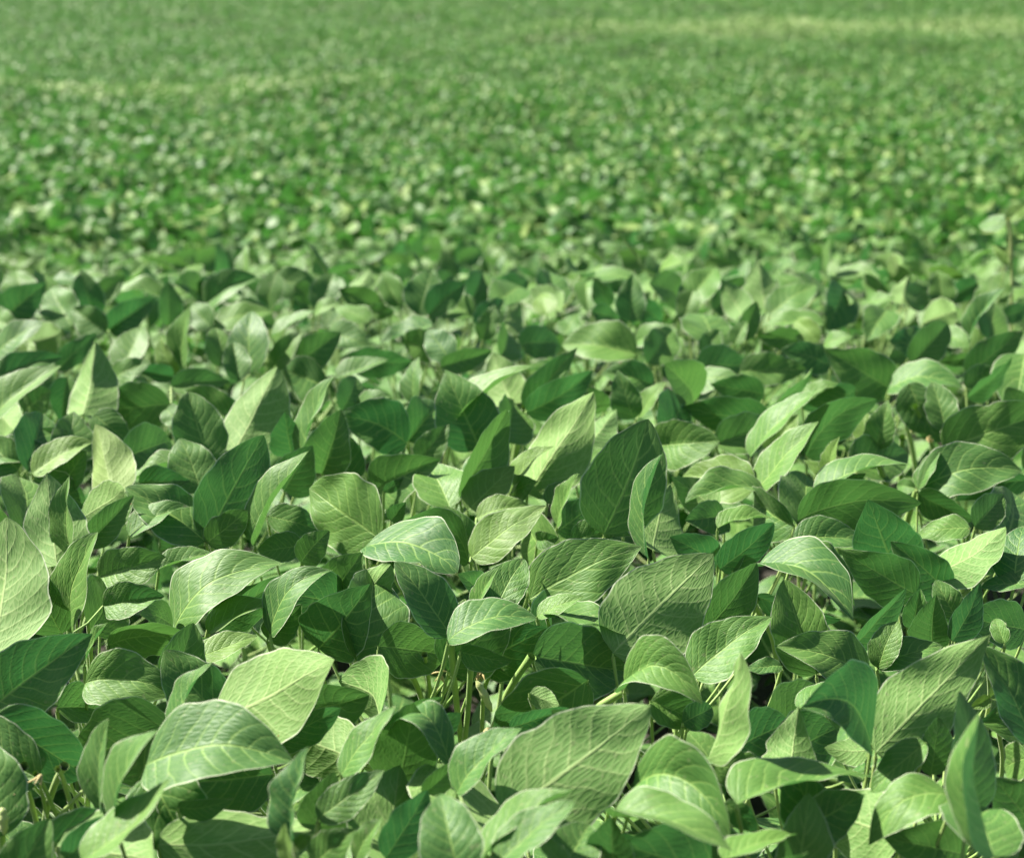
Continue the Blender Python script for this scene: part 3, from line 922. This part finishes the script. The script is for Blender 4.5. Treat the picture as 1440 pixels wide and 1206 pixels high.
def backdrop(n, y0, y1, thr, k0, br):
    c0 = 0
    for i in range(n):
        py = tr_.uniform(y0, y1); px = tr_.uniform(-60, 1500)
        if any(math.hypot(px - a, py - b) < c * 0.9 for a, b, c in DARK): continue
        z = plane_depth(px, py)
        L_ = tr_.uniform(0.08, 0.125) * F / z
        rad = int(max(2, 0.3 * L_ / 10))
        if covered(px, py, rad) > thr: continue
        an = tr_.uniform(-1.35, 1.35) if tr_.random() < 0.75 else tr_.uniform(1.3, 5.0)
        fs = tr_.uniform(0.65, 1.0)
        dx, dy = math.sin(an) * L_ * fs, -math.cos(an) * L_ * fs * 0.9
        e = dict(b=(px - dx / 2, py - dy / 2), t=(px + dx / 2, py + dy / 2), w=L_ * tr_.uniform(0.42, 0.66), br=tr_.uniform(*br), k=-k0)
        if tr_.random() < 0.18: e['u'] = True; e['br'] = tr_.uniform(0.3, 0.7)
        e['bk'] = True
        e['arr'] = build_hero(e, 5000 + int(y0) * 7 + i)
        HERO.append(e)
        b_ = e['B']
        gp = int(np.argmin((PX[:, 0] - b_[0]) ** 2 + (PX[:, 1] - (b_[1] + 0.03)) ** 2))
        PL[gp]['leaves'].append((b_, [e])); c0 += 1
    return c0
N1 = backdrop(1800, 840, 1230, 0.86, 1.7, (0.05, 0.34))
N2 = backdrop(2200, 560, 860, 0.85, 1.3, (0.06, 0.42))
N3 = backdrop(1500, 400, 570, 0.72, 0.4, (0.10, 0.75))
print('BACKDROP', N1, N2, N3)
topfill(3500, 385, 560, 0.015, 0.36, (0.11, 0.15), 2, 12)


def word(gq):
    e = max((q for _, g_ in gq for q in g_ if not q.get('bk')), key=lambda q: q['w'] * math.hypot(q['t'][0] - q['b'][0], q['t'][1] - q['b'][1]), default=None)
    if e is None: return None
    ln = math.hypot(q_(e, 0), q_(e, 1)); a = ('narrow' if e['w'] / ln < 0.4 else 'broad')
    c = 'pale sunlit' if e['br'] >= .7 else 'yellowish' if e.get('y') else 'dark green' if e['br'] <= .3 else 'mid green'
    return a + ' ' + c
def q_(e, k): return e['t'][k] - e['b'][k]
def on_plane(x, y, Y0):
    d = FWD + RIGHT * ((x - 720) / F) + UP * ((603 - y) / F)
    return CAM + d * (Y0 / d[1])
for ln in STEMS.strip().splitlines():
    t = ln.split(); ox, oy = CR.get(t[0], (0, 0)); k = 1.0 if t[0] == 'Z' else 1 / 2.871
    pts = [tuple(float(v) for v in s_.split(',')) for s_ in t[2:]]
    pts = [(ox + a * k, oy + b * k) for a, b in pts]
    Y0 = at(*pts[0], plane_depth(pts[0][0], max(pts[0][1], 388), CANOPY))[1] - 0.03
    if t[0] == 'Z': Y0 = 3.5
    elif not (t[0] == 'E' and t[2].split(',')[0] in ('440', '525', '770', '1145')):
        Y0 += 0.065; pts.insert(0, (pts[0][0] * 1.5 - pts[1][0] * 0.5, pts[0][1] - 9))
    P = [on_plane(a, b, Y0 + 0.01 * i) for i, (a, b) in enumerate(pts)]
    last = P[-1] + (P[-1] - P[-2]) * 1.2; last[2] = max(0.05, min(last[2], P[-1][2] - 0.12)); last[1] += 0.02
    P.append(last); P = np.array(P)
    u = np.linspace(0, 1, len(P)); U_ = np.linspace(0, 1, 14)
    C_ = np.stack([np.interp(U_, u, P[:, j]) for j in range(3)], -1)
    for _ in range(3): C_[1:-1] = (C_[:-2] + 2 * C_[1:-1] + C_[2:]) / 4
    rr_ = (1.0 if t[0] == 'Z' else 1.3) * float(t[1]) * k * Y0 / F * np.ones(14); rr_[0] *= 1.4; rr_[1] *= 1.1
    gp = int(np.argmin((PX[:, 0] - P[0][0]) ** 2 + (PX[:, 1] - Y0) ** 2))
    PL[gp].setdefault('extra', []).append(('branch', tube_arrays(C_, rr_, 10), M_POD if t[0] == 'Z' else M_STEM))
for ln in PODS.strip().splitlines():
    t = ln.split(); ox, oy = CR[t[0]]; k = 1 / 2.871
    (a, b), (c_, d_) = [tuple(float(v) for v in s_.split(',')) for s_ in t[2:]]
    Y0 = at(ox + a * k, oy + b * k, plane_depth(ox + a * k, oy + b * k - 40, CANOPY))[1] - 0.05
    A_, B_ = on_plane(ox + a * k, oy + b * k, Y0), on_plane(ox + c_ * k, oy + d_ * k, Y0 - 0.005)
    gp = int(np.argmin((PX[:, 0] - A_[0]) ** 2 + (PX[:, 1] - Y0) ** 2))
    L_ = float(np.linalg.norm(B_ - A_)); 
    if t[1] == 'pod': m_ = pod_mesh(A_, (B_ - A_) / L_, L_)
    else:
        fr_ = np.random.default_rng(int(a)); ps_ = []
        for _ in range(9):
            q_e = A_ + (B_ - A_) * fr_.uniform(.3, 1) + fr_.normal(0, L_ * .35, 3)
            ps_.append(tube_arrays(curve3(A_, (A_ + q_e) / 2 + fr_.normal(0, .002, 3), q_e, 6), np.array([.5, 1, 1.3, 1.1, .7, .1]) * 0.0009, 6))
        m_ = join(ps_)[:2]
    PL[gp].setdefault('extra', []).append((t[1] if t[1] == 'pod' else 'withered_flower', m_, M_POD if t[1] == 'pod' else M_DRY))
LABELS = {}
for ri, rw in enumerate(rows):
    for ci, p in enumerate(rw):
        wd = word(p['leaves'])
        pos = f'{ORD[ci]} from left in the {ORD[ri]} row from bottom'
        lab = f'soybean plant with {wd} leaf, {pos}' if wd else f'leafy soybean plant, {pos}'
        make_near(p, lab, hr)

# ------------------------------------------------------------------ plants farther back, each made of a stem and leaves
far_group = 'soft focus soybean plants beyond the edge of the front canopy'
far_label = 'out of focus soybean plant just beyond the edge of the sharp front canopy'
protos = []
def proto(i):
    r = np.random.default_rng(900 + i)
    st = tube_arrays(curve3((0, 0, -0.02), (r.normal(0, .02), r.normal(0, .02), 0.35), (r.normal(0, .03), r.normal(0, .03), 0.68), 6), np.linspace(.0045, .002, 6), 6)
    parts = [('stem', mesh_from('stem', *st, None, M_STEM))]
    ph = r.uniform(0, 6.28)
    for k in range(13):
        z = np.interp(k, (0, 12), (0.30, 0.70)); az = ph + k * 2.4; ln = r.uniform(0.07, 0.17)
        dr = np.array([math.cos(az), math.sin(az), 0]); a = np.array([0, 0, z - 0.04])
        b = a + dr * ln + np.array([0, 0, ln * 0.45]); b[2] = min(b[2], 0.75 + r.normal(0, 0.02))
        ps = [petiole_mesh(a, b, seg=5)]
        for m in tri_frames(b, dr, r.uniform(0.085, 0.115), r, 0.7):
            V, Q, U = VLO[r.integers(len(VLO))]
            ps.append((V @ m[:3, :3].T + m[:3, 3], Q, U))
        parts.append(('leaf', mesh_from('leaf', *join(ps), M_LEAF)))
    return parts
protos = [proto(i) for i in range(7)]
spots = []
fr = np.random.default_rng(31)
y = 4.28
while len(spots) < 300 - len(PL) and y < 12:
    half = 0.30 * y + 0.15
    sp_ = 0.30 if y < 6.0 else 0.27
    n = int(2 * half / sp_)
    for a in np.linspace(-half, half, n): spots.append((a + fr.normal(0, 0.04), y + fr.normal(0, 0.05)))
    y += 0.30 if y < 6.0 else 0.27
spots = spots[:300 - len(PL)]
FAR_START = max(s[1] for s in spots) - 0.1
for i, (a, b) in enumerate(spots):
    root = bpy.data.objects.new('soybean_plant', None); col.objects.link(root)
    root.empty_display_size = 0.05
    root.location = (a, b, float(terrain(a, b))); root.rotation_euler = (0, 0, fr.uniform(0, 6.28)); 
    root['label'] = far_label; root['category'] = 'soybean plant'; root['group'] = far_group
    for nm, me in protos[i % 7]:
        o = link(nm, me, root, color=(fr.uniform(0, 0.45), fr.random(), 0, 1))

# ------------------------------------------------------------------ the rest of the field, beyond counting: one object
def field():
    r = np.random.default_rng(12)
    Vs, Qs, Us, Ts, o = [], [], [], [], 0
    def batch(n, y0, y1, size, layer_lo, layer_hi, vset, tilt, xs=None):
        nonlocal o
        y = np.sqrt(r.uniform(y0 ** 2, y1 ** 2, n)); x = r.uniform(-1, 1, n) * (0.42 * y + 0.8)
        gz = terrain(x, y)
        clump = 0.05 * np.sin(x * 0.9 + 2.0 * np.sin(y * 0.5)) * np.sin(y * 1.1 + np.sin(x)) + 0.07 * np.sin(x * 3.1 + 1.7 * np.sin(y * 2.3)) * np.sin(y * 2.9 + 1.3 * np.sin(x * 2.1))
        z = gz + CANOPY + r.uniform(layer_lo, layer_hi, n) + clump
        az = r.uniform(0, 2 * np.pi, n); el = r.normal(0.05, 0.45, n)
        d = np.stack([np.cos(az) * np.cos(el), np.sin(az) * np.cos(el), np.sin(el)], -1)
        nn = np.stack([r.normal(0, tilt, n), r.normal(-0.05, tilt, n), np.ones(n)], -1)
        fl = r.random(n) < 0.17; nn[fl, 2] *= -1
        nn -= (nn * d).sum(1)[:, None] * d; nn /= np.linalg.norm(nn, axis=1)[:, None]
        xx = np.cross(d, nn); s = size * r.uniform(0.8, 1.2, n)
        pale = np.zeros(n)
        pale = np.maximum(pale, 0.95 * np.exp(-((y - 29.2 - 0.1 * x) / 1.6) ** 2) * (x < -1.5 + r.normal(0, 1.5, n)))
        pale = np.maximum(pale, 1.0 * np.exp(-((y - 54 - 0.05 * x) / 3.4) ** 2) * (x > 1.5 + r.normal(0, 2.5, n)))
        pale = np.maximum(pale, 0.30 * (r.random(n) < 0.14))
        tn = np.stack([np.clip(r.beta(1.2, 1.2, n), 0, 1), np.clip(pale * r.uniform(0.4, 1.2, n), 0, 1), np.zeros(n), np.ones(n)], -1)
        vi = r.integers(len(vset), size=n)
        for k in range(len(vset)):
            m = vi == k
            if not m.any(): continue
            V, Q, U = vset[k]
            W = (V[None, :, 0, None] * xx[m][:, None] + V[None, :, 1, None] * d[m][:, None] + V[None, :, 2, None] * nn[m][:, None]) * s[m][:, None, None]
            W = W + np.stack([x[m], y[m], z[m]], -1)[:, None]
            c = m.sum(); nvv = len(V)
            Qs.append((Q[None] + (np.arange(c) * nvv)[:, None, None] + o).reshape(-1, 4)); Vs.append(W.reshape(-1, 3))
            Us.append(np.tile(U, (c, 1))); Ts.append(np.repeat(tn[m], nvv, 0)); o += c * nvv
    def small(i):
        rr = np.random.default_rng(i)
        return leaflet_arrays((0, 0, 0), (0, .5, .16), (0, .98, -.1), (0, 0, 1), rr.uniform(.55, .72), fold=rr.uniform(.1, .5), rip=0.0, nu=2, nv=3, seed=i)
    sm = [small(i) for i in range(8)]
    s0 = FAR_START
    ar = lambda a, b: 0.42 * (b * b - a * a) + 1.6 * (b - a)
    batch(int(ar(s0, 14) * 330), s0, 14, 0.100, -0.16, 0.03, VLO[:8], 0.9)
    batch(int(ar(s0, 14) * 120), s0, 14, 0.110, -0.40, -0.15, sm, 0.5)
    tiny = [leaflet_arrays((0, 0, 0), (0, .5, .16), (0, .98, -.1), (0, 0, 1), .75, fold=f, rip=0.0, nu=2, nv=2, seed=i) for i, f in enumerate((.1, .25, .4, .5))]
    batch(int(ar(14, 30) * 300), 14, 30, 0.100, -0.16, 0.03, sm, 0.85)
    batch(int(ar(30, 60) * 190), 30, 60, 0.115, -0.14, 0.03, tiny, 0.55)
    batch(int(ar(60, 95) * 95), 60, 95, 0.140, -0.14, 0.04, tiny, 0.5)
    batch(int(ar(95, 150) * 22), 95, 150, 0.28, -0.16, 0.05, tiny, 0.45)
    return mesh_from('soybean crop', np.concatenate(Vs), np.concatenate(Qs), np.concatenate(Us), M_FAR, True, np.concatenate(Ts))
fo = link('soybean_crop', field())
fo['kind'] = 'stuff'; fo['label'] = 'blurred green soybean crop filling the field to the top of the picture'; fo['category'] = 'crop'
